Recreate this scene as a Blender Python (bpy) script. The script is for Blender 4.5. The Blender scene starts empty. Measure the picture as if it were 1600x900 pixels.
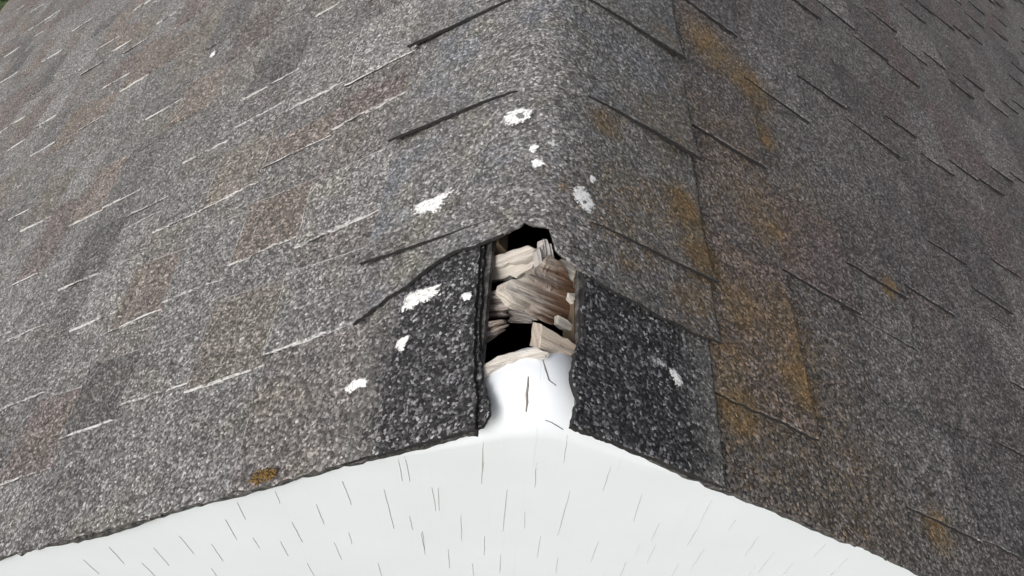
import bpy, bmesh, math, random
from mathutils import Vector, Matrix, noise
from mathutils.bvhtree import BVHTree
random.seed(7)
S = bpy.context.scene
COL = S.collection
R = math.radians

# ------------------------------------------------------------------ camera
CX, CY, CZ = -0.0162, -0.2372, 0.4109
PITCH, YAW, ROLL, FPX = 0.9039, -0.0164, 0.0474, 1267.5
PT = math.tan(0.6034); PC = math.cos(0.6034); PS = math.sin(0.6034)      # roof pitch 34.6 degrees
fw = Vector((math.sin(YAW)*math.cos(PITCH), math.cos(YAW)*math.cos(PITCH), -math.sin(PITCH)))
r0 = Vector((math.cos(YAW), -math.sin(YAW), 0)); u0 = r0.cross(fw)
rt = r0*math.cos(ROLL) + u0*math.sin(ROLL); up = -r0*math.sin(ROLL) + u0*math.cos(ROLL)
cam_d = bpy.data.cameras.new('camera'); cam = bpy.data.objects.new('camera', cam_d); COL.objects.link(cam)
M4 = Matrix((rt, up, -fw)).transposed().to_4x4(); M4.translation = (CX, CY, CZ)
cam.matrix_world = M4
cam_d.sensor_width = 36; cam_d.lens = FPX/1600*36; cam_d.clip_start = .01; cam_d.clip_end = 2000
S.camera = cam

# ------------------------------------------------------------------ sky, sun, exposure (bright overcast)
SUN_EL, SUN_AZ = R(39), R(-142)          # azimuth measured from +Y towards +X: the bright part of the sky is to the left, a little in front
w = bpy.data.worlds.new('World'); S.world = w; w.use_nodes = True
nt = w.node_tree; bg = nt.nodes['Background']
sk = nt.nodes.new('ShaderNodeTexSky'); sk.sky_type = 'NISHITA'; sk.sun_disc = False
sk.sun_elevation = SUN_EL; sk.sun_rotation = SUN_AZ; sk.dust_density = 6; sk.air_density = .8; sk.ozone_density = .6
hs = nt.nodes.new('ShaderNodeHueSaturation'); hs.inputs['Saturation'].default_value = .35      # cloud-grey sky
nt.links.new(sk.outputs[0], hs.inputs['Color']); nt.links.new(hs.outputs[0], bg.inputs[0])
bg.inputs[1].default_value = .12
sd = bpy.data.lights.new('sun', 'SUN'); sd.energy = 1.15; sd.angle = R(26); sd.color = (1, .985, .965)
sun = bpy.data.objects.new('sun', sd); COL.objects.link(sun)
sdir = Vector((math.sin(SUN_AZ)*math.cos(SUN_EL), math.cos(SUN_AZ)*math.cos(SUN_EL), math.sin(SUN_EL)))
sun.rotation_euler = sdir.to_track_quat('Z', 'Y').to_euler(); sun.location = sdir*20
S.view_settings.view_transform = 'Standard'; S.view_settings.look = 'None'
S.view_settings.exposure = .32; S.view_settings.gamma = 1; S.view_settings.use_curve_mapping = False

# ------------------------------------------------------------------ helpers
def tag(o, label=None, cat=None, group=None, kind=None):
    for k, v in (('label', label), ('category', cat), ('group', group), ('kind', kind)):
        if v: o[k] = v
    return o
def empty(name, loc=(0, 0, 0), parent=None):
    o = bpy.data.objects.new(name, None); o.location = loc; COL.objects.link(o)
    if parent: o.parent = parent
    return o
def mesh_obj(name, verts, faces, mats, parent=None, fm=None, smooth=False, uv=None):
    me = bpy.data.meshes.new(name); me.from_pydata([tuple(v) for v in verts], [], faces)
    for m in (mats if isinstance(mats, (list, tuple)) else [mats]): me.materials.append(m)
    if fm: me.polygons.foreach_set('material_index', fm)
    if smooth: me.polygons.foreach_set('use_smooth', [True]*len(me.polygons))
    if uv:
        l = me.uv_layers.new(name='UVMap')
        for lp in me.loops: l.data[lp.index].uv = uv[lp.vertex_index]
    me.update()
    o = bpy.data.objects.new(name, me); COL.objects.link(o)
    if parent: o.parent = parent
    return o
def recalc(o):
    bm = bmesh.new(); bm.from_mesh(o.data); bmesh.ops.recalc_face_normals(bm, faces=bm.faces); bm.to_mesh(o.data); bm.free(); return o
def rp(side, s, y, lift=0.0):
    """point on a roof slope: s metres down the slope from the ridge, lift metres off the plane"""
    return Vector((side*(s*PC + lift*PS), y, -s*PS + lift*PC))
RR = .022
def cap_z(x): return -PT*math.sqrt(x*x + RR*RR)
def cp(x, y, lift=0.0):
    """point on the rounded ridge surface"""
    z = cap_z(x); g = -PT*x/math.sqrt(x*x + RR*RR); n = Vector((-g, 0, 1)).normalized()
    return Vector((x, y, z)) + n*lift
def ray(px, py): return rt*((px - 800)/FPX) - up*((py - 450)/FPX) + fw
CAM = Vector((CX, CY, CZ))
def on_plane(px, py, p0, n):
    d = ray(px, py); k = (p0 - CAM).dot(n)/d.dot(n); return CAM + d*k
NL = Vector((-PS, 0, PC)); NR = Vector((PS, 0, PC))
def on_slope(px, py, side, lift=0.0):
    n = NL if side < 0 else NR; return on_plane(px, py, n*lift, n)
def sy(px, py, side, lift=0.0):
    p = on_slope(px, py, side, lift); return (abs(p.x) - lift*PS)/PC, p.y
def on_cap(px, py, lift=0.0):
    d = ray(px, py); a, b = .1, 3.0
    f = lambda k: (CAM.z + d.z*k) - (cap_z(CAM.x + d.x*k) + lift*1.1)
    for _ in range(60):
        m = (a + b)/2
        if f(m) > 0: a = m
        else: b = m
    return CAM + d*a
def nz(x, y=0, z=0): return noise.noise(Vector((x, y, z)))

# ------------------------------------------------------------------ materials
class NT:
    def __init__(s, name):
        s.m = bpy.data.materials.new(name); s.m.use_nodes = True; s.t = s.m.node_tree
        s.b = s.t.nodes['Principled BSDF']
    def n(s, typ, **kw):
        x = s.t.nodes.new(typ)
        for k, v in kw.items():
            if k in ('op',): x.operation = v
            elif hasattr(x, k): setattr(x, k, v)
        return x
    def l(s, a, b): s.t.links.new(a, b)
    def set(s, inp, v):
        if isinstance(v, bpy.types.NodeSocket): s.l(v, inp)
        else: inp.default_value = v
    def math(s, op, a, b=0.0, clamp=False):
        x = s.n('ShaderNodeMath', op=op); x.use_clamp = clamp; s.set(x.inputs[0], a); s.set(x.inputs[1], b); return x.outputs[0]
    def noise(s, vec, scale, detail=3, rough=.55, out=0):
        x = s.n('ShaderNodeTexNoise'); s.l(vec, x.inputs['Vector']); x.inputs['Scale'].default_value = scale
        x.inputs['Detail'].default_value = detail; x.inputs['Roughness'].default_value = rough; return x.outputs[out]
    def ramp(s, fac, stops):
        x = s.n('ShaderNodeValToRGB'); e = x.color_ramp.elements
        while len(e) < len(stops): e.new(.5)
        for i, (p, c) in enumerate(stops):
            e[i].position = p; e[i].color = (c[0], c[1], c[2], 1) if isinstance(c, (tuple, list)) else (c, c, c, 1)
        s.l(fac, x.inputs[0]); return x.outputs[0]
    def mix(s, fac, a, b, typ='MIX'):
        x = s.n('ShaderNodeMix'); x.data_type = 'RGBA'; x.blend_type = typ
        s.set(x.inputs[0], fac)
        for i, v in ((6, a), (7, b)):
            if isinstance(v, (tuple, list)): x.inputs[i].default_value = (v[0], v[1], v[2], 1)
            else: s.l(v, x.inputs[i])
        return x.outputs[2]
    def mapr(s, v, a, b, c=0.0, d=1.0):
        x = s.n('ShaderNodeMapRange'); s.l(v, x.inputs[0])
        for i, k in enumerate((a, b, c, d)): x.inputs[i+1].default_value = k
        return x.outputs[0]
    def bump(s, h, dist, strength=1.0, nrm=None):
        x = s.n('ShaderNodeBump'); s.l(h, x.inputs['Height']); x.inputs['Distance'].default_value = dist; x.inputs['Strength'].default_value = strength
        if nrm: s.l(nrm, x.inputs['Normal'])
        return x.outputs[0]

def granules(name, base, scale=360, contrast=1.0, brown=.5, lichen=None, pale_rim=0.0, blue=0.0, green=0.0, dark=False, fade=None):
    """mineral granules bedded in asphalt: every voronoi cell is one granule with a tone of its own"""
    k = NT(name); g = k.n('ShaderNodeNewGeometry'); pos = g.outputs['Position']
    wob = k.n('ShaderNodeTexNoise'); k.l(pos, wob.inputs['Vector']); wob.inputs['Scale'].default_value = 500; wob.inputs['Detail'].default_value = 2
    mv = k.n('ShaderNodeVectorMath', op='SCALE'); k.l(wob.outputs['Color'], mv.inputs[0]); mv.inputs['Scale'].default_value = .0022
    pv = k.n('ShaderNodeVectorMath', op='ADD'); k.l(pos, pv.inputs[0]); k.l(mv.outputs[0], pv.inputs[1]); p2 = pv.outputs[0]
    v = k.n('ShaderNodeTexVoronoi'); k.l(p2, v.inputs['Vector']); v.inputs['Scale'].default_value = scale
    sep = k.n('ShaderNodeSeparateColor'); k.l(v.outputs['Color'], sep.inputs[0])
    cell, cell2 = sep.outputs[0], sep.outputs[1]
    if dark: tone = k.ramp(cell, [(0, .3), (.40, .7), (.62, 1.4), (.80, 2.8), (.93, 5.0), (1, 8.5)])
    else:
        q = contrast
        tone = k.ramp(cell, [(0, 1-.68*q), (.30, 1-.42*q), (.6, 1.0), (.82, 1+.5*q), (.95, 1+1.2*q), (1, 1+1.9*q)])
    n1 = k.noise(pos, 11, 4); n2 = k.noise(pos, 70, 4, .65); n3 = k.noise(pos, 230, 3, .7)
    col = k.mix(k.mapr(n1, .42, .66, 0, brown), base, (base[0]*1.08, base[1]*.97, base[2]*.87))
    col = k.mix(k.mapr(k.noise(pos, 7.3, 3), .5, .7, 0, brown*.6), col, (base[0]*.98, base[1]*.90, base[2]*.94))
    if blue: col = k.mix(k.mapr(k.noise(pos, 16, 3), .52, .7, 0, blue), col, (base[0]*.85, base[1]*.98, base[2]*1.15))
    if green: col = k.mix(k.mapr(k.noise(pos, 23, 5), .53, .7, 0, green), col, (base[0]*.98, base[1]*1.0, base[2]*.66))
    col = k.mix(k.math('MULTIPLY', k.mapr(cell2, .55, 1, 0, .35), 1.0), col, (base[0]*1.14, base[1]*1.01, base[2]*.88))
    col = k.mix(1.0, col, tone, 'MULTIPLY')
    col = k.mix(1.0, col, k.ramp(n2, [(.25, .62), (.5, 1), (.78, 1.4)]), 'MULTIPLY')
    col = k.mix(.8, col, k.ramp(n3, [(.28, .35), (.5, 1), (.74, 1.8)]), 'MULTIPLY')
    oi = k.n('ShaderNodeObjectInfo'); col = k.mix(1.0, col, oi.outputs['Color'], 'MULTIPLY')
    if fade:            # weathering at the border of the once covered strip
        sx = k.n('ShaderNodeSeparateXYZ'); k.l(pos, sx.inputs[0])
        e = k.math('ADD', k.math('ABSOLUTE', sx.outputs[0]), k.math('MULTIPLY', k.math('SUBTRACT', n2, .5), .05))
        wf = k.mapr(e, fade[0], fade[1])
        ft = k.ramp(cell, [(0, .4), (.35, .7), (.6, 1.0), (.82, 1.4), (.95, 2.0), (1, 2.6)])
        col = k.mix(wf, col, k.mix(1.0, fade[2], ft, 'MULTIPLY'))
    if lichen:
        m = None
        for (c, r, a) in lichen:
            d = k.n('ShaderNodeVectorMath', op='DISTANCE'); k.l(pos, d.inputs[0]); d.inputs[1].default_value = c
            x = k.mapr(d.outputs['Value'], r, r*.25, 0, a)
            m = x if m is None else k.math('MAXIMUM', m, x)
        brk = k.math('ADD', k.math('MULTIPLY', k.noise(pos, 85, 6, .85), .6), k.math('ADD', k.math('MULTIPLY', n3, .28), k.math('MULTIPLY', cell2, .12)))
        lm = k.mapr(k.math('ADD', k.math('MULTIPLY', m, .36), brk), .64, .88, 0, .78)
        tm = k.mapr(k.math('ADD', k.math('MULTIPLY', m, .5), k.math('MULTIPLY', brk, .8)), .46, .86, 0, .75)
        col = k.mix(tm, col, k.mix(1.0, (.130, .105, .074), tone, 'MULTIPLY'))
        lc = k.mix(k.mapr(k.noise(pos, 33, 3), .35, .65), (.160, .114, .061), (.245, .142, .052))
        lc = k.mix(.75, lc, k.ramp(cell, [(0, .35), (.5, 1), (.85, 1.5), (1, 2.6)]), 'MULTIPLY')
        col = k.mix(lm, col, lc)
    if pale_rim:        # pale mat tone, painting in the light caught along an edge
        pm = k.mapr(k.math('ADD', k.math('MULTIPLY', k.noise(pos, 26, 3), .6), k.math('MULTIPLY', k.noise(pos, 260, 2), .4)), .45, .56, 0, pale_rim)
        col = k.mix(pm, col, (.55, .545, .535))
    k.l(col, k.b.inputs['Base Color']); k.b.inputs['Roughness'].default_value = .82
    k.b.inputs['Specular IOR Level'].default_value = .3
    hgt = k.math('ADD', k.math('MULTIPLY', k.math('SUBTRACT', 1.0, v.outputs['Distance']), .8), k.math('ADD', k.math('MULTIPLY', cell2, .5), k.math('MULTIPLY', n3, 1.2)))
    k.l(k.bump(hgt, .0011, .75), k.b.inputs['Normal'])
    return k.m

def LB(px, py, r, a=1.0):
    p = on_slope(px, py, 1); return ((p.x, p.y, p.z), r, a)
LICHEN = [LB(1070, 330, .05), LB(1095, 405, .045, 1.1), LB(950, 190, .03, .8), LB(1170, 130, .07, .9), LB(1195, 205, .04, 1.0),
          LB(1110, 70, .08, .8), LB(1215, 360, .03, .8), LB(1160, 480, .06, .75), LB(1250, 600, .05, 1.05), LB(1160, 640, .045, 1.0),
          LB(1390, 450, .022, .95), LB(1190, 330, .1, .6), LB(1230, 520, .09, .7), LB(1140, 560, .05, .7), LB(1470, 830, .04, .8),
          LB(1010, 300, .05, .55), LB(985, 410, .03, .6), LB(1340, 720, .05, .5), LB(1300, 790, .08, .45), LB(1040, 60, .05, .5), LB(885, 282, .012, 1.0),
          LB(1180, 560, .26, .5), LB(1300, 720, .2, .45), LB(1130, 250, .2, .45), LB(1000, 350, .12, .5), LB(1250, 300, .12, .4), LB(1030, 200, .09, .45), LB(1080, 470, .05, .7)]
LICH_L = [LB(885, 282, .01, 1.0)]
m_left = granules('left_slope_granules', (.166, .1635, .1635), 490, .95, .2, green=.25)
m_left_rim = granules('left_slope_lit_edges', (.195, .193, .193), 465, 1.0, .2, pale_rim=.95)  # pale rim: light catching the left shingle edges, put into the colour
m_right = granules('right_slope_granules', (.143, .1355, .134), 480, 1.0, .35, lichen=LICHEN)
m_right_rim = granules('right_slope_edges', (.20, .196, .197), 450, .9, .3, lichen=LICHEN)
m_cap = granules('ridge_cap_granules', (.163, .161, .162), 490, .85, .25, lichen=LICHEN, blue=.5, green=.35)
m_dark = granules('sheltered_black_granules', (.037, .037, .0395), 500, 1, .1, dark=True, fade=(.100, .122, (.140, .135, .128)))
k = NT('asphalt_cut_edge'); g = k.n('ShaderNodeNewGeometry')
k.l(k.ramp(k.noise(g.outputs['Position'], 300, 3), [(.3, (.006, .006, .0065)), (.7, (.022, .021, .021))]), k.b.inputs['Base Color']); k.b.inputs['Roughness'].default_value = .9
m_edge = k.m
k = NT('pale_lit_cut_edge'); g = k.n('ShaderNodeNewGeometry'); P = g.outputs['Position']
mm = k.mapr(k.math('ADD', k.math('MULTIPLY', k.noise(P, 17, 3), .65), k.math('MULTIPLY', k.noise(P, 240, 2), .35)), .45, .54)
k.l(k.mix(mm, (.035, .035, .035), (.55, .545, .535)), k.b.inputs['Base Color']); k.b.inputs['Roughness'].default_value = .9  # broken pale tone paints in light caught by left tab edges
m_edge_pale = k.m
k = NT('rake_edge_layers'); g = k.n('ShaderNodeNewGeometry'); P = g.outputs['Position']
k.l(k.mix(k.mapr(k.noise(P, 120, 5, .7), .42, .62), (.02, .02, .02), (.13, .12, .115)), k.b.inputs['Base Color']); k.b.inputs['Roughness'].default_value = .95
k.l(k.bump(k.noise(P, 400, 3), .002, .8), k.b.inputs['Normal'])
m_rake_edge = k.m

k = NT('white_paint'); g = k.n('ShaderNodeNewGeometry'); P = g.outputs['Position']
mp = k.n('ShaderNodeMapping'); k.l(P, mp.inputs[0]); mp.inputs['Scale'].default_value = (240, 240, 9)
gr = k.noise(mp.outputs[0], 1, 4, .6)
c = k.mix(k.mapr(k.noise(P, 9, 5, .6), .35, .75), (.705, .74, .775), (.675, .704, .73))
c = k.mix(k.mapr(gr, .62, .8, 0, .22), c, (.60, .59, .57))
k.l(c, k.b.inputs['Base Color']); k.b.inputs['Roughness'].default_value = .55; k.b.inputs['Specular IOR Level'].default_value = .35
k.l(k.bump(k.math('ADD', gr, k.math('MULTIPLY', k.noise(P, 60, 4), .6)), .0005, .22), k.b.inputs['Normal'])
m_white = k.m
k = NT('paint_check'); k.b.inputs['Base Color'].default_value = (.46, .455, .445, 1); k.b.inputs['Roughness'].default_value = .9; m_crack = k.m
k = NT('open_split'); k.b.inputs['Base Color'].default_value = (.20, .185, .16, 1); k.b.inputs['Roughness'].default_value = .9; m_split = k.m

def wood(name, stops, across=260, along=14, stain=None):
    k = NT(name); tc = k.n('ShaderNodeTexCoord'); mp = k.n('ShaderNodeMapping'); k.l(tc.outputs['UV'], mp.inputs[0])
    mp.inputs['Scale'].default_value = (along, across, 1)
    f = k.noise(mp.outputs[0], 1, 5, .65); g = k.n('ShaderNodeNewGeometry'); P = g.outputs['Position']
    fac = k.math('ADD', k.math('MULTIPLY', f, .72), k.math('MULTIPLY', k.noise(P, 55, 4, .6), .42))
    col = k.ramp(fac, stops)
    if stain:
        sp = k.n('ShaderNodeSeparateXYZ'); k.l(tc.outputs['UV'], sp.inputs[0])
        sm = k.math('ADD', sp.outputs[0], k.math('MULTIPLY', k.math('SUBTRACT', f, .5), .11))
        col = k.mix(k.mapr(sm, stain[0], stain[1], 0, stain[3]), col, k.mix(k.mapr(f, .35, .65), stain[2], (stain[2][0]*.3, stain[2][1]*.28, stain[2][2]*.25)))
    k.l(col, k.b.inputs['Base Color']); k.b.inputs['Roughness'].default_value = .85
    k.l(k.bump(f, .004, .9), k.b.inputs['Normal'])
    return k.m
m_pale = wood('pale_broken_wood', [(.32, (.20, .155, .12)), (.46, (.40, .36, .31)), (.70, (.58, .545, .49))], 190, 10)
m_beige = wood('beige_board_wood', [(.36, (.15, .115, .085)), (.47, (.31, .26, .21)), (.68, (.44, .385, .325))], 170, 9)
m_lip = wood('bare_primed_wood', [(.30, (.24, .21, .175)), (.48, (.46, .42, .37)), (.75, (.62, .60, .56))], 140, 8)
m_grey = wood('grey_weathered_wood', [(.30, (.16, .14, .13)), (.5, (.28, .255, .24)), (.75, (.48, .45, .43))], 220, 12)
m_brown = wood('brown_rotting_wood', [(.38, (.07, .05, .036)), (.47, (.27, .23, .19)), (.62, (.54, .50, .445))], 190, 12, stain=(.008, .038, (.13, .058, .022), .97))
m_pink = wood('torn_grey_pink_wood', [(.40, (.05, .034, .024)), (.5, (.20, .150, .115)), (.66, (.50, .45, .42))], 240, 16)
k = NT('raw_plywood'); g = k.n('ShaderNodeNewGeometry')
k.l(k.ramp(k.noise(g.outputs['Position'], 30, 4), [(.3, (.10, .07, .045)), (.7, (.2, .15, .1))]), k.b.inputs['Base Color']); k.b.inputs['Roughness'].default_value = .9
m_deck = k.m
def thin_edge(k, P, a, b):          # the deposit thins out to separate specks between the granules
    tc = k.n('ShaderNodeTexCoord'); sp = k.n('ShaderNodeSeparateXYZ'); k.l(tc.outputs['UV'], sp.inputs[0])
    e = k.math('ADD', k.math('MULTIPLY', sp.outputs[0], .55), k.math('MULTIPLY', k.noise(P, 420, 4, .7), 1.0))
    k.l(k.mapr(e, b, a), k.b.inputs['Alpha'])
k = NT('bird_dropping_chalk'); g = k.n('ShaderNodeNewGeometry'); P = g.outputs['Position']
k.l(k.mix(k.mapr(k.noise(P, 330, 4, .6), .50, .66, 0, .75), (.80, .80, .79), (.26, .26, .255)), k.b.inputs['Base Color']); k.b.inputs['Roughness'].default_value = .9
k.l(k.bump(k.noise(P, 500, 3), .001, .7), k.b.inputs['Normal']); thin_edge(k, P, .92, 1.06); m_drop = k.m
k = NT('dried_grey_smear'); g = k.n('ShaderNodeNewGeometry'); P = g.outputs['Position']
k.l(k.mix(k.mapr(k.noise(P, 420, 4, .7), .45, .6), (.50, .50, .50), (.17, .17, .17)), k.b.inputs['Base Color']); k.b.inputs['Roughness'].default_value = .9; thin_edge(k, P, .62, .86); m_smear = k.m
k = NT('dropping_core'); k.b.inputs['Base Color'].default_value = (.17, .17, .16, 1); k.b.inputs['Roughness'].default_value = .9; m_core = k.m
k = NT('orange_lichen'); g = k.n('ShaderNodeNewGeometry'); P = g.outputs['Position']
k.l(k.ramp(k.noise(P, 260, 4, .7), [(.3, (.045, .03, .015)), (.5, (.15, .088, .025)), (.72, (.24, .15, .045))]), k.b.inputs['Base Color']); k.b.inputs['Roughness'].default_value = .95
m_lich = k.m
k = NT('grass'); g = k.n('ShaderNodeNewGeometry'); P = g.outputs['Position']
k.l(k.ramp(k.noise(P, 6, 8, .7), [(.3, (.02, .035, .01)), (.6, (.05, .08, .02)), (.8, (.08, .11, .035))]), k.b.inputs['Base Color']); k.b.inputs['Roughness'].default_value = 1; m_grass = k.m
k = NT('leaf'); oi = k.n('ShaderNodeNewGeometry')
k.l(k.ramp(k.noise(oi.outputs['Position'], 30, 2), [(.3, (.025, .05, .012)), (.7, (.085, .14, .035))]), k.b.inputs['Base Color']); k.b.inputs['Roughness'].default_value = .6; m_leaf = k.m
k = NT('bark'); k.b.inputs['Base Color'].default_value = (.07, .05, .035, 1); k.b.inputs['Roughness'].default_value = 1; m_bark = k.m

# ------------------------------------------------------------------ ground
GZ = -4.2
mesh_obj('ground', [(-400, -400, GZ), (400, -400, GZ), (400, 400, GZ), (-400, 400, GZ)], [(0, 1, 2, 3)], m_grass)['kind'] = 'structure'

# ------------------------------------------------------------------ the house
YB, SE = 3.3, 2.467                     # back of the roof, slope length to the eaves
house = empty('house', (0, 0, GZ))
tag(house, 'white gabled house with weathered asphalt shingle roof and a torn open ridge end', 'house')
def part(name, verts, faces, mats, parent, **kw):
    o = mesh_obj(name, verts, faces, mats, None, **kw); o.parent = parent
    
    if parent is house: o.matrix_parent_inverse = Matrix.Translation((0, 0, -GZ))
    return o
def hpart_empty(name, label):
    o = empty(name, (0, 0, -GZ), house); o['label'] = label; return o
def box(verts, faces, a, b):
    i = len(verts); (x0, y0, z0), (x1, y1, z1) = a, b
    verts += [(x0, y0, z0), (x1, y0, z0), (x1, y1, z0), (x0, y1, z0), (x0, y0, z1), (x1, y0, z1), (x1, y1, z1), (x0, y1, z1)]
    faces += [tuple(i+j for j in f) for f in ((0, 3, 2, 1), (4, 5, 6, 7), (0, 1, 5, 4), (1, 2, 6, 5), (2, 3, 7, 6), (3, 0, 4, 7))]

# gable wall: one thick pentagon panel, the painted sheet below the rake boards
WY = .0084
def gable(y0, y1, drop):
    e = rp(1, SE - .25, 0, -drop); xe = e.x; v = []
    zt = -drop/PC
    prof = [(-xe, GZ), (xe, GZ), (xe, -xe*PT + zt), (.056/PT, zt - .056), (-.056/PT, zt - .056), (-xe, -xe*PT + zt)]
    v = [(x, y0, z) for x, z in prof] + [(x, y1, z) for x, z in prof]
    f = [tuple(range(6)), tuple(range(11, 5, -1))] + [(i, i+6, (i+1) % 6+6, (i+1) % 6) for i in range(6)]
    return v, f, xe
v, f, xe = gable(WY, WY + .025, .024)
wall = recalc(part('gable_wall', v, f, m_white, house)); wall['label'] = 'white painted gable end wall with fine upright cracks'
v, f, _ = gable(YB - .1, YB - .06, .024); recalc(part('gable_wall', v, f, m_white, house))
for sgn in (-1, 1):
    v = []; f = []; box(v, f, (min(sgn*xe, sgn*(xe-.04)), WY + .026, GZ), (max(sgn*xe, sgn*(xe-.04)), YB - .101, -xe*PT - .03))
    part('side_wall', v, f, m_white, house)
v = []; f = []; box(v, f, (-xe + .05, WY + .03, -1.5), (xe - .05, YB - .11, -1.46)); part('attic_floor', v, f, m_deck, house)

# rake boards: painted trim right under the shingle edge, mitred at the peak; their tops show in the gap
PKR = .026
def rake_board(side):
    v = []; f = []; n = 70
    for i in range(n + 1):
        s = (SE - .02)*(i/n)**2.2
        x = s*PC
        lo = .020 + .045*math.exp(-(s/.07)**2) + .0008*nz(s*9, side*3)
        top = -.0128 + .0006*nz(s*40, 7)
        base = -PT*math.sqrt(x*x + PKR**2)
        yb = .047 + .012*math.exp(-(s/.06)**2) + .002*nz(s*60, 11)
        yf = .0075 + .0003*nz(s*25, 5)
        rr = .006 + .026*math.exp(-(s/.085)**2)
        zt = base + top/PC + .0115*math.exp(-(x/.045)**2); zl = base - .0075 - lo - .004*math.exp(-(s/.05)**2)
        X = side*(x + .00002)
        ry = min(rr, yb - yf - .006)
        arc = [(yf + ry*(1 - math.cos(t*math.pi/20)), zt - rr*(1 - math.sin(t*math.pi/20))) for t in range(11)]
        for (yy, zz) in [(yf, zl)] + arc + [(yb - .003, zt), (yb, zt - .003), (yb, zt - .03)]:
            v.append((X, yy, zz))
    for i in range(n):
        for j in range(14):
            a = i*15 + j; f.append((a, a+1, a+16, a+15))
    f += [tuple(range(15)), tuple(reversed(range(n*15, n*15+15)))]
    o = recalc(part('rake_board', v, f, m_white, wall, smooth=True)); return o
boards = [rake_board(sgn) for sgn in (-1, 1)]
TREES = [BVHTree.FromPolygons([v_.co[:] for v_ in o.data.vertices], [p_.vertices[:] for p_ in o.data.polygons]) for o in boards + [wall]]
def cast(o, d):
    hits = [h for h in (t.ray_cast(o, d.normalized(), 5) for t in TREES) if h[0] is not None]
    return min(hits, key=lambda h: h[3])[0] if hits else None
rng = random.Random(3)
# split and flaked paint in the mitre of the rake boards
def crack_obj(pts, wd, parent=wall, off=.0006, mat=None):
    """a fine tapering split following pts (world points on a face seen from outside)"""
    v = []; f = []; n = len(pts)
    for i, p in enumerate(pts):
        h = wd*(.25 + .75*math.sin(math.pi*min(max((i + .35)/n, .05), .95)))*.5
        d = Vector((0, -off, off*.6)); j = rng.uniform(-.15, .15)*wd
        v += [p + Vector((-h + j, 0, 0)), p + d + Vector((j, 0, 0)), p + Vector((h + j, 0, 0))]
    for i in range(n - 1):
        a = i*3; f += [(a, a+1, a+4, a+3), (a+1, a+2, a+5, a+4)]
    return part('crack', v, f, mat or m_crack, parent)
def on_wall(px, py): return on_plane(px, py, Vector((0, WY - .0002, 0)), Vector((0, -1, 0)))
hand = [(755, 690, 66, 1.6), (622, 715, 36, .8), (632, 712, 40, .9), (792, 765, 66, 1.3), (838, 722, 40, 1.2), (890, 768, 70, 1.5), (886, 682, 40, 1.1),
        (955, 726, 42, 1.4), (1003, 772, 44, 1.3), (1113, 780, 44, 1.3), (1092, 822, 32, 1.3), (600, 765, 60, 1.1), (675, 762, 36, 1.0), (684, 762, 36, .9),
        (535, 752, 36, 1.2), (494, 788, 30, 1.0), (456, 816, 30, 1.3), (522, 848, 26, 1.2), (438, 846, 22, 1.1), (370, 785, 26, 1.0), (352, 812, 30, 1.2),
        (330, 850, 26, 1.0), (280, 838, 26, .9), (240, 856, 26, 1.3), (170, 855, 24, 1.2), (222, 880, 22, 1.0), (720, 805, 40, .8), (658, 832, 34, 1.0),
        (660, 830, 30, .7), (757, 838, 30, 1.0), (782, 866, 28, 1.2), (845, 838, 34, 1.1), (935, 846, 34, 1.1), (1030, 818, 28, 1.0), (1024, 852, 28, 1.0),
        (1185, 838, 32, 1.4), (1210, 862, 34, 1.3), (1325, 872, 30, 1.3), (1240, 880, 20, 1.0), (1100, 858, 36, 1.4), (978, 878, 26, 1.2), (700, 858, 30, .9),
        (640, 806, 22, .8), (590, 880, 20, .9), (545, 832, 18, .8), (872, 870, 26, .9), (1150, 812, 18, .8), (430, 768, 18, .8), (1060, 880, 22, .9), (480, 880, 20, .9),
        (130, 875, 20, .9), (395, 840, 16, .7), (1290, 850, 22, .8), (1000, 850, 18, .6), (738, 880, 22, .8), (820, 800, 26, .6), (330, 888, 14, .9), (1180, 885, 16, .9)]
for (px, py, L, wd) in hand:
    p = on_wall(px, py); q = on_wall(px, py + L); ln = (p.z - q.z)
    jx = rng.uniform(-.03, .03)*ln
    pts = [Vector((p.x + jx*t + rng.uniform(-1, 1)*.00025, WY - .0001, p.z - ln*t)) for t in (0, .2, .4, .6, .8, 1)]
    pts = [h for h in (cast(Vector((p_.x, -.5, p_.z)), Vector((0, 1, 0))) for p_ in pts) if h]
    if len(pts) > 2: crack_obj([p_ - Vector((0, .0001, 0)) for p_ in pts], .00046*wd, off=.0003)
# the open split down the mitre and two small flakes beside it (on the board tops in the gap)
def on_peak(px, py):
    h = None
    while h is None: h = cast(CAM, ray(px, py)); py += 3
    return h + Vector((0, -.0001, .0001))
crack_obj([on_peak(826, 588), on_peak(825, 602), on_peak(823, 616), on_peak(824, 628), on_peak(822, 643)], .0020, mat=m_split)
crack_obj([on_peak(848, 562), on_peak(853, 578), on_peak(858, 594), on_peak(868, 602)], .0013, mat=m_split)
crack_obj([on_peak(852, 656), on_peak(862, 660), on_peak(872, 666), on_peak(880, 671)], .0009, mat=m_split)

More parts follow.
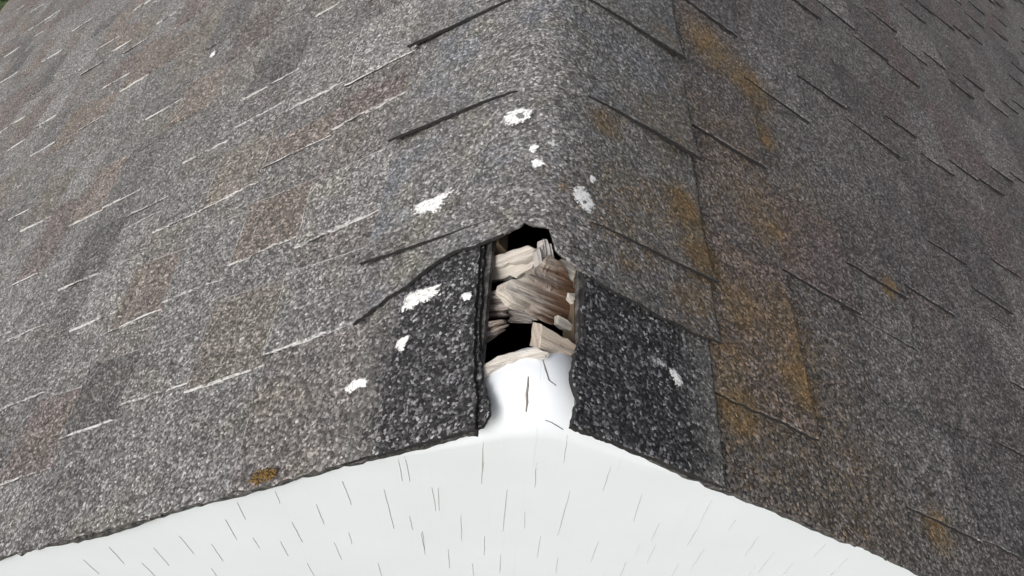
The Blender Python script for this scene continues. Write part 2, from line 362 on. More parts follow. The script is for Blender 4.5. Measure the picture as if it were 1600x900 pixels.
# ---- roof slopes
slopes = {-1: hpart_empty('roof_slope', 'lighter grey brown shingle slope with pale shingle edges, caught light painted in'),
          1: hpart_empty('roof_slope', 'darker shingle slope with black shadow lines and orange lichen')}
def spart(name, verts, faces, mats, parent, **kw):
    o = mesh_obj(name, verts, faces, mats, None, **kw); o.parent = parent; return o
HOLE = {-1: .062, 1: .034}
for sd_, par in slopes.items():
    # plywood deck, notched where the ridge end has rotted away
    h = HOLE[sd_]; T0, T1 = -.0122, -.024
    out = [(h, .05), (h, .150), (.05, .158), (.05, YB - .05), (SE - .03, YB - .05), (SE - .03, .05)]
    v = [rp(sd_, s, y, T0) for s, y in out] + [rp(sd_, s, y, T1) for s, y in out]; n = len(out)
    f = [tuple(range(n)), tuple(reversed(range(n, 2*n)))] + [(i, i+n, (i+1) % n+n, (i+1) % n) for i in range(n)]
    recalc(spart('roof_deck', v, f, m_deck, par))
    # starter strip along the rake under the shingles: its ragged front edge shows as a second layer
    v = []; f = []; n = 240
    s0 = .052 if sd_ < 0 else .034
    for i in range(n + 1):
        s = s0 + (SE - s0)*(i/n)**1.5
        yf = .0002 + .0050*nz(s*9, 5.3*sd_) + .0018*nz(s*70, 3.1*sd_) + .0014*nz(s*260, 1.7) + (.002 if sd_ < 0 else .003)*max(0, nz(s*18, 9.2*sd_))
        for (yy, li) in ((.16, -.0076), (yf, -.0072), (yf + .0008, -.0112), (.16, -.0112)): v.append(rp(sd_, s, yy, li))
    for i in range(n):
        for j in range(4): f.append((i*4+j, i*4+(j+1) % 4, i*4+4+(j+1) % 4, i*4+4+j))
    f += [(0, 1, 2, 3), (n*4+3, n*4+2, n*4+1, n*4)]
    recalc(spart('starter_strip', v, f, [m_rake_edge], par))

def course_lines(side):
    b = [.150, .272, .380, .487, .595, .683, .772, .860, .945] if side > 0 else [.150, .270, .370, .465, .550, .635, .720, .805, .887]
    st = .0855 if side > 0 else .083
    while b[-1] + st < SE - .02: b.append(b[-1] + st)
    b.append(SE); return b
def lift_back(s, s0, s1): return -.0042 + .0026*(s - s0)/(s1 - s0)
def in_frame(p):
    d = p - CAM; z = d.dot(fw)
    if z < .05: return False
    x = 800 + FPX*d.dot(rt)/z; y = 450 - FPX*d.dot(up)/z
    return -30 < x < 1630 and -30 < y < 930
def slab(side, outline, lift, thick, rim=.0012, gap=None):
    """one shingle piece: outline of (s, y); chamfered rim, cut edges, all standing on the slope"""
    n = len(outline); cs = sum(o[0] for o in outline)/n; cy = sum(o[1] for o in outline)/n
    v = []
    for (s, y) in outline:
        ds, dy = s - cs, y - cy; q = max(math.hypot(ds, dy), 1e-5)
        v.append(rp(side, s - ds/q*rim*1.3, y - dy/q*rim*1.3, lift(s, y)))
    for (s, y) in outline: v.append(rp(side, s, y, lift(s, y) - rim*.45))
    for (s, y) in outline: v.append(rp(side, s, y, lift(s, y) - thick))
    f = [tuple(range(n))]; fm = [0]
    for i in range(n):
        j = (i + 1) % n
        f.append((i, n+i, n+j, j)); fm.append(0 if max(outline[i][1], outline[j][1]) < .006 else 1)
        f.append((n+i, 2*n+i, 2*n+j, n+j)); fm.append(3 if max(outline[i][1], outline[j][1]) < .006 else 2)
    return v, f, fm
def edge_pts(a, b, step, jit, rnd):
    L = math.hypot(b[0]-a[0], b[1]-a[1]); n = max(2, int(L/step)); out = []
    tx, ty = -(b[1]-a[1])/L, (b[0]-a[0])/L
    for i in range(n):
        t = i/n; j = rnd.gauss(0, jit) if i else rnd.gauss(0, jit*.5)
        out.append((a[0] + (b[0]-a[0])*t + tx*j, a[1] + (b[1]-a[1])*t + ty*j))
    return out
FRONTS = {
 -1: {0: [.118, .240, .400, .468], 1: [.112, .2575, .395, .486], 2: [.126, .246, .378, .575], 3: [.1125, .237, .380, .500, .715], 4: [.080, .268, .445, .62, .80], 5: [.19, .36, .501, .69, .80], 6: [.31, .505, .700], 7: [.43, .694, .86], 8: [.57, .81]},
 1: {0: [.0713, .375, .60], 1: [.248, .534], 2: [.051, .322, .636, .845], 3: [.054, .350, .622, .919], 4: [.188, .474, .721, .910], 5: [.30, .440, .696, .915, 1.071], 6: [.543, .745, 1.047], 7: [.45, .765, 1.108], 8: [.852, 1.083, 1.37], 9: [.61, .897, 1.175], 10: [.75, 1.16, 1.44], 11: [.95, 1.238, 1.49]}}
TONES_L = [(1, 1, 1), (.83, .77, .755), (1.10, 1.10, 1.11), (1.02, .92, .85), (.90, .82, .80), (1.22, 1.22, 1.22), (.70, .70, .71), (1.02, .97, .90), (1.1, 1.1, 1.1), (.84, .84, .85)]
TONES_R = [(1, 1, 1), (.80, .77, .79), (1.12, 1.12, 1.14), (.95, .85, .84), (.86, .86, .89), (1.18, 1.18, 1.18), (.75, .74, .76), (.92, .83, .84)]
def join_into(acc, v, f, fm):
    b = len(acc[0]); acc[0].extend(v); acc[1].extend(tuple(i + b for i in q) for q in f); acc[2].extend(fm)
for side, par in slopes.items():
    rnd = random.Random(40 + side); B = course_lines(side)
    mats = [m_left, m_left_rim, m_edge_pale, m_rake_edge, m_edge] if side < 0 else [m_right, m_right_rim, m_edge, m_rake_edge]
    far_tabs = ([], [], []); far_strips = ([], [], [])
    n_ind = 0
    for c in range(len(B) - 1):
        s0, s1 = B[c], B[c+1]; near_c = c < 7
        # backing strips, butted along the course
        y = 0.0 + (rnd.uniform(-.6, -.1)); first = True
        while y < YB - .02:
            L = rnd.uniform(.62, .74); ya, yb = max(y, 0.0), min(y + L, YB); y += L
            if yb - ya < .02: continue
            jf = .0006 if near_c and ya < .9 else .0003
            st = .011 if (near_c and ya < .9) else .045
            yf0 = ya + (.0012 if ya > 0 else .0); a = (s0 - .02, yf0); b2 = (s1, yf0); c2 = (s1, yb - .0004); d2 = (s0 - .02, yb - .0004)
            jj = .0012 if ya == 0 else jf
            ol = edge_pts(a, b2, .006 if ya == 0 and c < 9 else st, jj, rnd) + edge_pts(b2, c2, st*1.5, jf, rnd) + edge_pts(c2, d2, .05, 0, rnd) + edge_pts(d2, a, .2, 0, rnd)
            v, f, fm = slab(side, ol, lambda s, y, s0=s0, s1=s1: lift_back(s, s0, s1) - (.0003 if y > 1e9 else 0), .0028, .0008)
            if any(in_frame(rp(side, s, y)) for s, y in ol):
                o = recalc(spart('shingle_strip', v, f, mats, par, fm=fm)); t = rnd.choice(TONES_L if side < 0 else TONES_R); t = [.5 + .5*q for q in t]; k_ = rnd.uniform(.94, 1.05)
                o.color = (t[0]*k_, t[1]*k_, t[2]*k_, 1)
            else: join_into(far_strips, v, f, fm)
        # raised tabs
        fr = sorted(FRONTS[side].get(c, [])); y = (fr[-1] if fr else rnd.uniform(.0, .25)) + rnd.uniform(.15, .3)*(1 if side > 0 else .75)
        while y < YB - .1:
            fr.append(y); y += rnd.choice((.13, .19, .24, .3, .36))*(1.0 if side > 0 else .72)*rnd.uniform(.85, 1.15)
        for i, ya in enumerate(fr):
            nx = fr[i+1] if i + 1 < len(fr) else YB - .01
            wd = min(rnd.uniform(.09, .19), (nx - ya)*rnd.uniform(.5, .72)); yb = ya + max(wd, .035)
            if yb > YB: continue
            near = s0 < .9 and ya < .9
            st = .009 if near else (.03 if ya < 1.6 else .06); jf = .0007 if near else .0003
            tp = rnd.uniform(-.006, .006); bj = rnd.uniform(-.003, .004)
            a = (s0 - .018, ya + rnd.uniform(.0, .006)); b2 = (s1 + bj, ya + tp*.4); c2 = (s1 + bj + rnd.uniform(-.002, .002), yb + tp); d2 = (s0 - .018, yb + rnd.uniform(-.008, 0))
            ol = edge_pts(a, b2, st, jf, rnd) + edge_pts(b2, c2, st*1.4, jf, rnd) + edge_pts(c2, d2, .03, jf, rnd) + edge_pts(d2, a, .2, 0, rnd)
            rise = rnd.uniform(.0030, .0046) if side > 0 else rnd.uniform(.0015, .0029)
            curl = rnd.uniform(.0004, .0032)*(1 if side > 0 else .5); 
            def lf(s, y, s0=s0, s1=s1, rise=rise, curl=curl, ya=ya):
                t = (s - s0)/(s1 - s0)
                return -.0042 + .0026*t + rise*min(1, max(0, .45 + .55*t)) + curl*math.exp(-(y - ya)/.02)*max(0, t)
            v, f, fm = slab(side, ol, lf, rise*.7 + .0005, .0015 if side < 0 else .0009)
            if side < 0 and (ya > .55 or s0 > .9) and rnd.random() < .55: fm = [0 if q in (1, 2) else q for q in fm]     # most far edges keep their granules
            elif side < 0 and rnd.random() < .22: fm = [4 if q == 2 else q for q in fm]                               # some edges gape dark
            if any(in_frame(rp(side, s, y)) for s, y in ol) and n_ind < 150:
                o = recalc(spart('shingle_tab', v, f, mats, par, fm=fm)); t = rnd.choice(TONES_L if side < 0 else TONES_R); k_ = rnd.uniform(.92, 1.06)
                o.color = (t[0]*k_, t[1]*k_, t[2]*k_, 1); n_ind += 1
            else: join_into(far_tabs, v, f, fm)
    for nm, acc in (('shingle_field', far_tabs), ('shingle_field', far_strips)):
        if acc[0]:
            o = recalc(spart(nm, acc[0], acc[1], mats, par, fm=acc[2])); o['kind'] = 'stuff'
    print('tabs', side, n_ind)
    # eaves gutter-less drip board
    v = []; f = []
    a = rp(side, SE - .02, 0, -.022); 
    box(v, f, (min(a.x, a.x - side*.02), .02, a.z - .12), (max(a.x, a.x - side*.02), YB - .05, a.z)); spart('eaves_board', v, f, m_white, par)

# ---- ridge: the old layer left under the torn cap, then the caps overlapping away from the gable
ridge = hpart_empty('roof_ridge', 'ridge line of overlapping cap shingles, torn at the gable end')
CW, CE, CY0 = .1365, .145, .1726        # half width (horizontal), exposure, front of the first whole cap
def sheet(name, xs, yf, yb, lift, thick, mats, parent, ny=24, edge_jit=0.0, seed=0, rough=.00035):
    """a curved shingle lying over the ridge: xs across, from front edge yf(x) to back edge yb(x)"""
    v = []; f = []; fm = []; nx = len(xs); N = nx*(ny + 1)
    for li in (0, 1):
        for i, x in enumerate(xs):
            y0, y1 = yf(x), yb(x)
            for j in range(ny + 1):
                t = (j/ny)**1.4; y = y0 + (y1 - y0)*t
                h = lift(x, y, y - y0) + (rough*nz(x*420 + seed, y*420, 1.5) + rough*nz(x*170, y*170, seed) if li == 0 else -thick)
                xx = x + (edge_jit*nz(y*300, i*.0 + (0 if i < nx/2 else 50), seed) if i in (0, nx - 1) else 0)
                v.append(cp(xx, y, h))
    I = lambda l, i, j: l*N + i*(ny + 1) + j
    for i in range(nx - 1):
        for j in range(ny):
            f.append((I(0, i, j), I(0, i+1, j), I(0, i+1, j+1), I(0, i, j+1))); fm.append(0)
            f.append((I(1, i, j+1), I(1, i+1, j+1), I(1, i+1, j), I(1, i, j))); fm.append(1)
        f.append((I(1, i, 0), I(1, i+1, 0), I(0, i+1, 0), I(0, i, 0))); fm.append(0 if abs(xs[i]) < .03 else 1)
        f.append((I(0, i, ny), I(0, i+1, ny), I(1, i+1, ny), I(1, i, ny))); fm.append(1)
    for j in range(ny):
        f.append((I(0, 0, j), I(0, 0, j+1), I(1, 0, j+1), I(1, 0, j))); fm.append(1)
        f.append((I(1, nx-1, j), I(1, nx-1, j+1), I(0, nx-1, j+1), I(0, nx-1, j))); fm.append(1)
    o = spart(name, v, f, mats, parent, fm=fm, smooth=False)
    o.data.polygons.foreach_set('use_smooth', [m == 0 for m in fm]); return recalc(o)
def lin(a, b, n): return [a + (b - a)*i/(n - 1) for i in range(n)]
ncap = int((YB - CY0)/CE)
for i in range(ncap):
    y0 = CY0 + i*CE; rnd = random.Random(100 + i); ph = rnd.uniform(0, 50); wl, wr = CW + .004 + rnd.uniform(-.002, .002), CW - .002 + rnd.uniform(-.002, .002)
    cl, cr = rnd.uniform(.6, 1.1), rnd.uniform(.6, 1.1)
    near = i < 4; n = 110 if near else 40
    yf = lambda x, y0=y0, ph=ph: y0 + .0014*nz(x*22, ph) + .0006*nz(x*160, ph) - .004*math.exp(-(x/.03)**2)
    yb = lambda x, y0=y0: min(y0 + CE + .03, YB)
    def lift(x, y, d, cl=cl, cr=cr):
        a = min(abs(x)/CW, 1)
        return .0012 + .0012*a - .0012*min(d/.17, 1) + (cl if x < 0 else cr)*.0066*a**1.3*math.exp(-(d/.035)) + .0010*a*math.exp(-d/.02) - .0026*max(0, a - .75)/.25*(1 - math.exp(-d/.05))
    o = sheet('ridge_cap', lin(-wl, wr, n), yf, yb, lift, .0030, [m_cap, m_edge], ridge, ny=60 if near else 16, edge_jit=.0006, seed=i*3.3)
    t = rnd.uniform(.95, 1.06); o.color = (t, t, t, 1)
# the cap at the gable end, torn across; its front follows the tear
tear_px = [(558, 506), (575, 494), (596, 478), (612, 464), (640, 447), (668, 425), (690, 409), (712, 398), (740, 389), (757, 380), (775, 372), (797, 361), (812, 352), (820, 345), (838, 350), (850, 349), (860, 352)]
tear_px2 = [(861, 360), (868, 388), (880, 398), (898, 412), (915, 426), (935, 440), (960, 456), (985, 470), (1006, 484), (1030, 498), (1055, 508), (1080, 521), (1112, 532)]
def tear_pts(L): return [(p.x, p.y) for p in (on_cap(x, y, .003) for x, y in L)]
TP = sorted(tear_pts(tear_px) + tear_pts(tear_px2))
def interp(T, x):
    if x <= T[0][0]: return T[0][1]
    for (a, b), (c, d) in zip(T, T[1:]):
        if a <= x <= c: return b + (d - b)*(x - a)/max(c - a, 1e-6)
    return T[-1][1]
xs = lin(-CW - .003, CW - .001, 190)
def lift_t(x, y, d):
    a = min(abs(x)/CW, 1); return .0014 + .0040*a*math.exp(-d/.02) + .0012*nz(x*60, y*40)*math.exp(-d/.015) + (.0035*math.exp(-((x + .06)/.03)**2) + .002*math.exp(-((x - .07)/.04)**2))*math.exp(-d/.02)
o = sheet('ridge_cap', xs, lambda x: interp(TP, x) + .0010*nz(x*240, 3) + .0007*nz(x*600, 8), lambda x: CY0 + .03, lift_t, .0030, [m_cap, m_edge], ridge, ny=50, edge_jit=.0006, seed=77)
o['label'] = 'torn ridge cap with a ragged front edge above the hole'
o.color = (.98, .98, 1, 1)
# sheltered black layer on both sides of the gap
INL = [(.0, 753), (.4, 752), (.62, 752)]
def flap(side, inner_px, x_out, lift, thick, label, seed, yfront, grow=0.0, mats=None, nx=70, ny=60):
    T = sorted((p.y, abs(p.x)) for p in (on_cap(x, y, .002) for x, y in inner_px))
    v = []; f = []; fm = []; y1 = .158
    for l in (0, 1):
        for j in range(ny + 1):
            for i in range(nx + 1):
                t = i/nx
                y = yfront + (y1 - yfront)*j/ny
                xi = interp(T, y) - grow + .0014*nz(y*130, seed) + .0009*nz(y*300, seed) + .0007*nz(y*800, seed)
                a = xi + (x_out - xi)*t
                yy = y + (1 - j/ny)**6*(.0012*nz(a*120, seed*2) + .0009*nz(a*420, seed))
                h = lift + .0012*math.exp(-t*14) + (.0006*nz(a*400, yy*400, seed) + .0004*nz(a*180, yy*180, seed) if l == 0 else -thick)
                v.append(cp(side*a, yy, h))
    N = (nx+1)*(ny+1); I = lambda l, i, j: l*N + j*(nx+1) + i
    for j in range(ny):
        for i in range(nx):
            f.append((I(0, i, j), I(0, i+1, j), I(0, i+1, j+1), I(0, i, j+1))); fm.append(0)
        for i in (0, nx):
            f.append((I(0, i, j), I(0, i, j+1), I(1, i, j+1), I(1, i, j))); fm.append(1)
    for i in range(nx):
        for j in (0, ny):
            f.append((I(0, i, j), I(0, i+1, j), I(1, i+1, j), I(1, i, j))); fm.append(1)
        for j in range(ny): f.append((I(1, i, j), I(1, i, j+1), I(1, i+1, j+1), I(1, i+1, j))); fm.append(1)
    o = recalc(spart('underlayer_flap', v, f, mats or [m_dark, m_edge], ridge, fm=fm)); o['label'] = label
    o.data.polygons.foreach_set('use_smooth', [m == 0 for m in fm]); return o
flap(-1, [(752, 372), (751, 400), (747, 450), (744, 500), (742, 545), (744, 590), (747, 620), (747, 645), (744, 672)], .128, .0006, .0026, 'black granule covered layer left of the gap', 2.2, -.001)
flap(-1, [(755, 372), (754, 400), (751, 450), (748, 500), (747, 545), (752, 590), (763, 625), (763, 645), (750, 672)], .11, -.0022, .0026, 'lower black layer showing as a ragged lip left of the gap', 5.2, .0006)
flap(1, [(905, 405), (914, 440), (907, 480), (908, 520), (898, 550), (892, 575), (895, 600), (903, 622), (897, 640), (893, 660)], .128, .0004, .0040, 'black granule covered layer right of the gap', 9.1, -.001)

# ------------------------------------------------------------------ broken wood in the gap: loose pieces, each a thing
def settle(plane, px):
    """the tilted plane of a piece, passing through the middle of the piece at its depth below the slope"""
    p0, n = plane; n0 = -p0.normalized() if p0.z < 0 else p0.normalized(); m = len(px)
    return on_plane(sum(p[0] for p in px)/m, sum(p[1] for p in px)/m, p0, n0), n.normalized()
def board(name, px, plane, thick, grain, mat, label, seed, jit=.0006, amp=.0012):
    """a broken board: outline on its own inclined plane, ragged rim, real thickness"""
    p0, n = settle(plane, px); P = [on_plane(x, y, p0, n) for x, y in px]; rnd = random.Random(seed)
    ol = []
    for a, b in zip(P, P[1:] + P[:1]):
        L = (b - a).length; m = max(1, int(L/.004)); d = (b - a).normalized().cross(n)
        for i in range(m): ol.append(a.lerp(b, i/m) + d*rnd.gauss(0, jit))
    c = sum(ol, Vector())/len(ol); N = len(ol)
    g = (grain - n*grain.dot(n)).normalized(); h = n.cross(g)
    v = []; rings = ((.0, 0, 0), (.15, 0, 0), (.3, 0, 0), (.45, 0, 0), (.6, 0, 0), (.74, 0, 0), (.87, 0, 0), (.96, -.0001, 0), (1, -.0010, 0)); NRG = len(rings) - 1
    v = [c + n*.0004]
    for (k1, up_, q) in rings[1:]:
        for p in ol: v.append(c + (p - c)*k1 + n*(up_ + amp*(nz((p - c).dot(h)*k1*110 + seed, (p - c).dot(g)*k1*14, seed) + .5*nz((p - c).dot(h)*k1*330, (p - c).dot(g)*k1*35, seed))))
    for p in ol: v.append(p - n*thick)
    f = [(0, 1 + i, 1 + (i+1) % N) for i in range(N)]
    for r in range(NRG):
        for i in range(N):
            a = 1 + r*N + i; b = 1 + r*N + (i+1) % N; f.append((a, a + N, b + N, b))
    f.append(tuple(1 + NRG*N + i for i in range(N)))
    uv = [((p - c).dot(g) + .03, (p - c).dot(h) + (p - c).dot(n)) for p in v]
    o = recalc(mesh_obj(name, [p - c for p in v], f, mat, uv=uv)); o.location = c
    return tag(o, label, 'broken wood', 'broken wood in the ridge hole')
def bundle(name, ends_a, ends_b, plane, nstrip, thick, mat, label, seed, ja=.004, jb=.004):
    """splintered wood: fibres from line ends_a to line ends_b, uneven lengths and heights, grown together as one piece"""
    p0, n = settle(plane, ends_a + ends_b); rnd = random.Random(seed)
    A = [on_plane(*p, p0, n) for p in ends_a]; B = [on_plane(*p, p0, n) for p in ends_b]
    def along(L, t):
        k = t*(len(L) - 1); i = min(int(k), len(L) - 2); return L[i].lerp(L[i+1], k - i)
    c = (sum(A, Vector()) + sum(B, Vector()))/(len(A) + len(B))
    G = (sum(B, Vector())/len(B) - sum(A, Vector())/len(A)).normalized(); H = n.cross(G)
    v = []; f = []; uv = []; m = 9
    for s in range(nstrip):
        t0 = s/nstrip; t1 = (s + 1.25)/nstrip
        a0, a1, b0, b1 = (along(L, min(t, 1)) for L, t in ((A, t0), (A, t1), (B, t0), (B, t1)))
        ea = rnd.uniform(-1, 1)*ja; eb = rnd.uniform(-1, 1)*jb; hh = rnd.uniform(-.0015, .0025); bow = rnd.uniform(-.001, .002); base = len(v)
        for k in range(m):
            t = k/(m - 1); d = G*(ea*(1 - t) + eb*t)
            L = a0.lerp(b0, t) + d; Rr = a1.lerp(b1, t) + d; mid = (L + Rr)/2
            tap = .55 + .45*min(1, 5*t + rnd.uniform(0, .4), 5*(1 - t) + rnd.uniform(0, .4))
            L = mid + (L - mid)*tap; Rr = mid + (Rr - mid)*tap
            z = hh + bow*math.sin(t*3.1) + .0006*nz(t*6, s*3.3, seed)
            for p, zz in ((L, z - .0008), (mid, z + .0008), (Rr, z - .0008), (Rr, z - thick), (L, z - thick)):
                v.append(p + n*zz)
        for k in range(m - 1):
            for j in range(5): f.append((base + k*5 + j, base + k*5 + (j+1) % 5, base + k*5 + 5 + (j+1) % 5, base + k*5 + 5 + j))
        f += [tuple(base + j for j in range(5)), tuple(base + (m-1)*5 + j for j in reversed(range(5)))]
    a_mid = sum(A, Vector())/len(A)
    uv = [((p - a_mid).dot(G), (p - c).dot(H) + .3*(p - c).dot(n)) for p in v]
    o = recalc(mesh_obj(name, [p - c for p in v], f, mat, uv=uv)); o.location = c
    return tag(o, label, 'broken wood', 'broken wood in the ridge hole')
PLL = lambda l: (NL*l, NL)
PLR = lambda l: (NR*l, NR)
GL = Vector((-PC, 0, -PS)); GR = Vector((PC, 0, -PS))
mixn = lambda a, b, t: a.lerp(b, t)
board('broken_board', [(750, 408), (795, 393), (826, 382), (835, 388), (832, 400), (800, 410), (750, 424)], (NL*-.014, NL + Vector((0, -.10, 0))), .014, GL, m_pale,
      'pale cream board end at the top left of the hole, under the black opening', 1, amp=.0006)
board('wood_splinter', [(750, 420), (790, 411), (832, 399), (836, 412), (822, 424), (796, 432), (770, 438), (750, 442)], (NL*-.020, NL + Vector((0, -.55, 0))), .010, GL, m_pale,
      'split cream layer just below the top left board end', 2, .0008, amp=.0012)
board('wood_splinter', [(789, 452), (792, 439), (812, 434), (838, 420), (858, 400), (876, 408), (896, 432), (912, 470), (911, 503), (892, 504), (862, 494), (838, 483), (806, 472), (796, 464)],
      (NR*-.016, NR + Vector((.0, -.30, 0))), .012, GR + Vector((0, .12, 0)), m_brown, 'large splintered brown and cream wood piece filling the middle of the hole', 4, .0013, amp=.0026)
bundle('wood_splinter', [(836, 392), (850, 376), (862, 386)], [(838, 424), (852, 422), (872, 418)], (NR*-.013, NR + Vector((0, -.35, 0))), 5, .006, m_grey,
       'grey upright splinter with a sharp tip below the black opening', 5, ja=.003)
board('wood_splinter', [(870, 416), (878, 408), (890, 410), (902, 424), (914, 438), (912, 454), (900, 444), (894, 438), (884, 428)], (NR*-.012, NR + Vector((0, -.2, 0))), .003, GR, m_pale,
       'ragged cream sliver against the right edge of the hole, uppermost there', 6, .0011, amp=.0012)
board('wood_splinter', [(888, 456), (896, 452), (914, 450), (914, 484), (902, 478), (896, 472), (890, 466)], (NR*-.012, NR + Vector((0, -.2, 0))), .003, GR, m_pale,
       'short cream flake at the right edge of the hole beside the brown wood', 8, .0011, amp=.0012)
board('wood_splinter', [(872, 494), (886, 499), (908, 512), (908, 523), (890, 516), (872, 506)], (NR*-.014, NR + Vector((0, -.3, 0))), .004, GR, m_pale,
      'narrow cream strip at the right edge between brown wood and lower board', 9, .0008, amp=.0008)
board('broken_board', [(846, 508), (872, 522), (910, 545), (906, 564), (892, 572), (864, 556), (842, 544)], (NR*-.012, NR + Vector((0, -.75, 0))), .012, GR, m_beige,
      'pale beige board end at the lower right of the hole, above the white peak', 10, amp=.0007)
bundle('wood_splinter', [(748, 458), (748, 478), (748, 498)], [(784, 452), (796, 470), (792, 494)], (NL*-.020, NL + Vector((0, -.5, 0))), 9, .004, m_pink,
       'torn grey brown fibres at the left edge of the hole below the cream board', 12, ja=.001, jb=.0045)
bundle('wood_splinter', [(748, 506), (748, 522), (748, 540)], [(784, 500), (788, 508), (776, 518)], (NL*-.016, NL + Vector((0, -.5, 0))), 6, .004, m_pink,
       'pinkish torn wood tongue at the lower left of the hole above the dark gap', 13, ja=.001, jb=.004)
bundle('wood_splinter', [(792, 470), (790, 486), (794, 504)], [(834, 488), (836, 496), (826, 504)], (NL*-.034, NL + Vector((.3, -.5, 0))), 6, .004, m_grey,
       'shadowed grey wood piece deep in the middle behind the torn fibres', 14, ja=.002, jb=.003)
board('broken_board', [(750, 572), (776, 556), (806, 547), (836, 543), (856, 550), (850, 556), (820, 558), (790, 567), (766, 580), (750, 590)], (NL*-.0105, NL + Vector((.12, -.10, 0))), .004, GL, m_lip,
      'curved bare wood lip along the back of the white peak, below the dark gap', 15, .0005, amp=.0010)

# ------------------------------------------------------------------ bird droppings
def blob(px, label, mat=m_drop, surf='cap', side=-1, lift=.0042, dome=.0007, seed=0, core=None, name='bird_dropping', cat='bird dropping', group='bird droppings on the shingles', rag=.2):
    rnd = random.Random(seed)
    def at(x, y): return on_cap(x, y, lift) if surf == 'cap' else on_slope(x, y, side, lift)
    n = NL if side < 0 else NR
    N = len(px); pts = []
    for (a, b) in zip(px, px[1:] + px[:1]):
        L = math.hypot(b[0]-a[0], b[1]-a[1]); m = max(2, int(L/2.5))
        for i in range(m):
            t = i/m; pts.append((a[0] + (b[0]-a[0])*t, a[1] + (b[1]-a[1])*t))
    cx = sum(p[0] for p in pts)/len(pts); cy = sum(p[1] for p in pts)/len(pts)
    c = at(cx, cy); N = len(pts); v = [c + n*dome]; f = []
    rg = [1 + .25*rag*rnd.uniform(-1, 1) + rag*nz((p[0] - cx)*.11, (p[1] - cy)*.16, seed*7.7) for p in pts]
    uvs = [(0, 0)]
    for (q, hq) in ((.4, .95), (.75, .75), (.93, .4), (1.06, -.2)):
        for p, r in zip(pts, rg):
            k = q*(1 + (r - 1)*q); uvs.append((q, 0)); v.append(at(cx + (p[0]-cx)*k, cy + (p[1]-cy)*k) + n*dome*(hq + .25*rnd.uniform(-1, 1)))
    f = [(0, 1+i, 1+(i+1) % N) for i in range(N)]
    for r in range(3):
        for i in range(N): a = 1+r*N+i; b = 1+r*N+(i+1) % N; f.append((a, a+N, b+N, b))
    o = mesh_obj(name, [p - c for p in v], f, mat, uv=uvs); o.location = c
    tag(o, label, cat, group)
    if core:
        (kx, ky, kr) = core; kc = at(kx, ky); vv = [kc + n*(dome*1.5)]; 
        for i in range(14):
            a = i/14*6.283; r = kr*rnd.uniform(.7, 1.2); vv.append(at(kx + r*1.3*math.cos(a), ky + r*math.sin(a)) + n*dome*.95)
        ch = mesh_obj('dark_core', [p - c for p in vv], [(0, 1+i, 1+(i+1) % 14) for i in range(14)], m_core); ch.parent = o
    return o
blob([(787, 186), (792, 176), (806, 169), (822, 168), (832, 174), (830, 184), (818, 192), (802, 196), (790, 194)], 'large oval white dropping with grey centre, highest on the ridge', seed=1, core=(813, 181, 5.5))
blob([(826, 236), (829, 228), (838, 224), (844, 227), (839, 234), (834, 240)], 'tiny white dropping just above the square one near the ridge top', seed=2)
blob([(829, 252), (836, 248), (850, 250), (853, 257), (846, 261), (834, 262)], 'small squarish white dropping on the ridge', seed=3)
blob([(848, 226), (856, 214), (868, 212), (876, 222), (880, 232), (868, 236), (858, 232)], 'faint greyish dried smear right of the tiny white dropping', m_smear, seed=4, dome=.0004, rag=.3)
blob([(644, 336), (648, 322), (660, 314), (672, 309), (684, 306), (700, 296), (711, 295), (706, 303), (694, 310), (694, 320), (684, 330), (664, 333), (652, 339)], 'white dropping with a tail to the upper right, left side of ridge cap', seed=5, rag=.22)
blob([(894, 300), (900, 291), (912, 292), (920, 300), (928, 316), (930, 328), (922, 335), (910, 326), (900, 314)], 'elongated white dropping with small dark hole, right of the ridge', seed=6, core=(914, 317, 3))
blob([(920, 279), (923, 272), (930, 276), (934, 284), (926, 287)], 'small white spot just above the elongated dropping', seed=7)
blob([(626, 487), (632, 466), (645, 455), (666, 449), (686, 445), (688, 457), (676, 468), (655, 474), (640, 486)], 'largest white dropping across the black layer, under the torn cap', seed=8, lift=.0022, dome=.0009)
blob([(720, 463), (724, 457), (736, 456), (739, 463), (732, 469), (724, 471)], 'small white dropping on the black layer close to the gap edge', seed=9, lift=.0022)
blob([(617, 546), (620, 532), (630, 527), (642, 523), (637, 534), (631, 545), (624, 551)], 'ragged white dropping on the left rim of the black layer', seed=10, lift=.0022)
blob([(538, 612), (542, 601), (553, 594), (566, 590), (577, 592), (573, 604), (560, 607), (548, 613)], 'white dropping on the grey shingle nearest the white gable', surf='slope', side=-1, seed=11, lift=.0004)
blob([(1044, 574), (1054, 576), (1062, 586), (1069, 598), (1066, 607), (1056, 603), (1052, 590), (1046, 584)], 'bright white dropping at the end of a grey smear, right black layer', side=1, seed=12, lift=.0022)
blob([(1006, 556), (1014, 549), (1028, 554), (1042, 566), (1052, 578), (1046, 584), (1032, 577), (1018, 570)], 'grey dried smear on the right black layer', m_smear, side=1, seed=13, lift=.0020, dome=.0005, rag=.25)
blob([(327, 90), (331, 82), (338, 78), (337, 84), (331, 90)], 'small white fleck far up the left slope', surf='slope', side=-1, seed=14, lift=-.0005, dome=.0004)

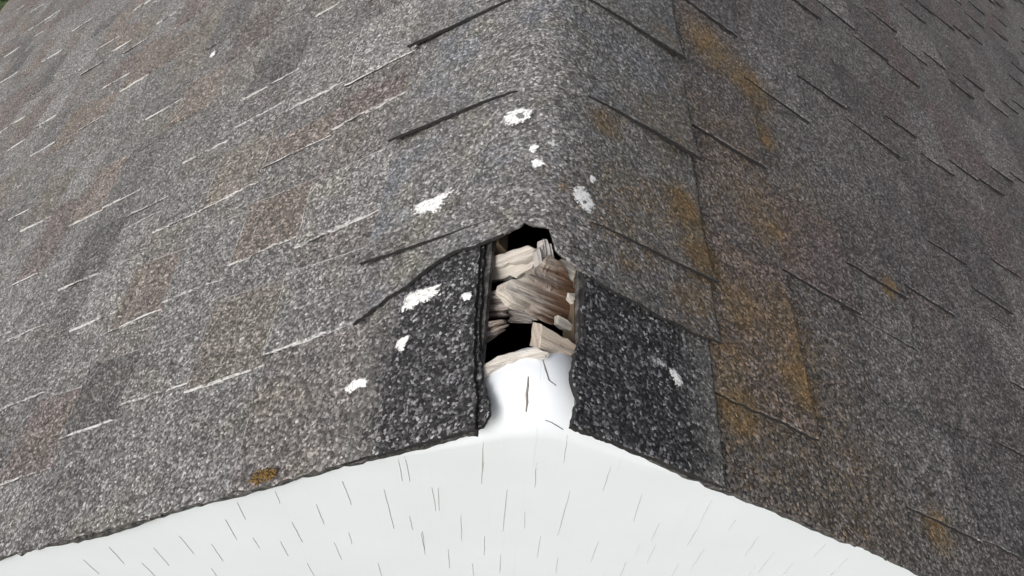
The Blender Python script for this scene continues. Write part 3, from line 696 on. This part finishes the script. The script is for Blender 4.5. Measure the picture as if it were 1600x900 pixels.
# ------------------------------------------------------------------ orange lichen tuft on the left rake
rnd = random.Random(21); c = on_slope(411, 745, -1, -.001); v = []; f = []
for i in range(170):
    r = rnd.random()**.75*.0105; a = rnd.uniform(0, 6.28); o_ = Vector((math.cos(a)*r*1.45, math.sin(a)*r*.55, 0)); o_.z = -(-o_.x)*0
    p = GL*(o_.x) + Vector((0, 1, 0))*o_.y + NL*rnd.uniform(0, .002); q = rnd.uniform(.0005, .0015); b = len(v)
    for (dx, dy, dz) in ((1, 0, 0), (.3, .9, .1), (-.8, .5, 0), (-.7, -.6, .1), (.4, -.9, 0), (0, 0, 1.0)):
        v.append(p + GL*dx*q*rnd.uniform(.7, 1.2) + Vector((0, 1, 0))*dy*q*rnd.uniform(.7, 1.2) + NL*dz*q*.8)
    f += [(b+j, b+(j+1) % 5, b+5) for j in range(5)]
o = recalc(mesh_obj('lichen_tuft', v, f, m_lich)); o.location = c
tag(o, 'small orange lichen tuft on the left shingle edge above the white gable', 'lichen')

# ------------------------------------------------------------------ shrub below the far left eaves
d = ray(0, 0); P = CAM + d*((-2.6 - CAM.z)/d.z)
sx, sy_ = P.x - .25, P.y + .1
shrub = empty('shrub', (sx, sy_, GZ)); tag(shrub, 'green leafy shrub beyond the far left eaves of the roof', 'shrub')
rnd = random.Random(5); v = []; f = []
for i in range(5200):
    th = rnd.uniform(0, 6.283); ph = math.acos(rnd.uniform(-.6, 1)); rad = rnd.uniform(.55, 1)**.5*(1 + .22*nz(math.cos(th)*2, math.sin(th)*2, ph*2))
    p = Vector((math.sin(ph)*math.cos(th)*.85*rad, math.sin(ph)*math.sin(th)*1.0*rad, 1.15 + math.cos(ph)*.95*rad))
    a = Vector((rnd.gauss(0, 1), rnd.gauss(0, 1), rnd.gauss(0, .6))).normalized(); b_ = a.cross(Vector((rnd.gauss(0, 1), rnd.gauss(0, 1), rnd.gauss(0, 1)))).normalized()
    L, W = rnd.uniform(.025, .05), rnd.uniform(.012, .022); i0 = len(v)
    v += [p, p + a*L*.5 + b_*W, p + a*L, p + a*L*.5 - b_*W]; f.append((i0, i0+1, i0+2, i0+3))
mesh_obj('crown', v, f, m_leaf, shrub)
v = []; f = []
for k in range(5):
    a = k*1.256; b = len(v); 
    for t in range(5):
        q = t/4; c = Vector((math.cos(a)*(.05 + .45*q*q), math.sin(a)*(.05 + .45*q*q), 1.6*q)); r = .022*(1 - .75*q)
        for j in range(6): v.append(c + Vector((math.cos(j*1.047)*r, math.sin(j*1.047)*r, 0)))
    for t in range(4):
        for j in range(6): f.append((b+t*6+j, b+t*6+(j+1) % 6, b+t*6+6+(j+1) % 6, b+t*6+6+j))
mesh_obj('stem', v, f, m_bark, shrub)
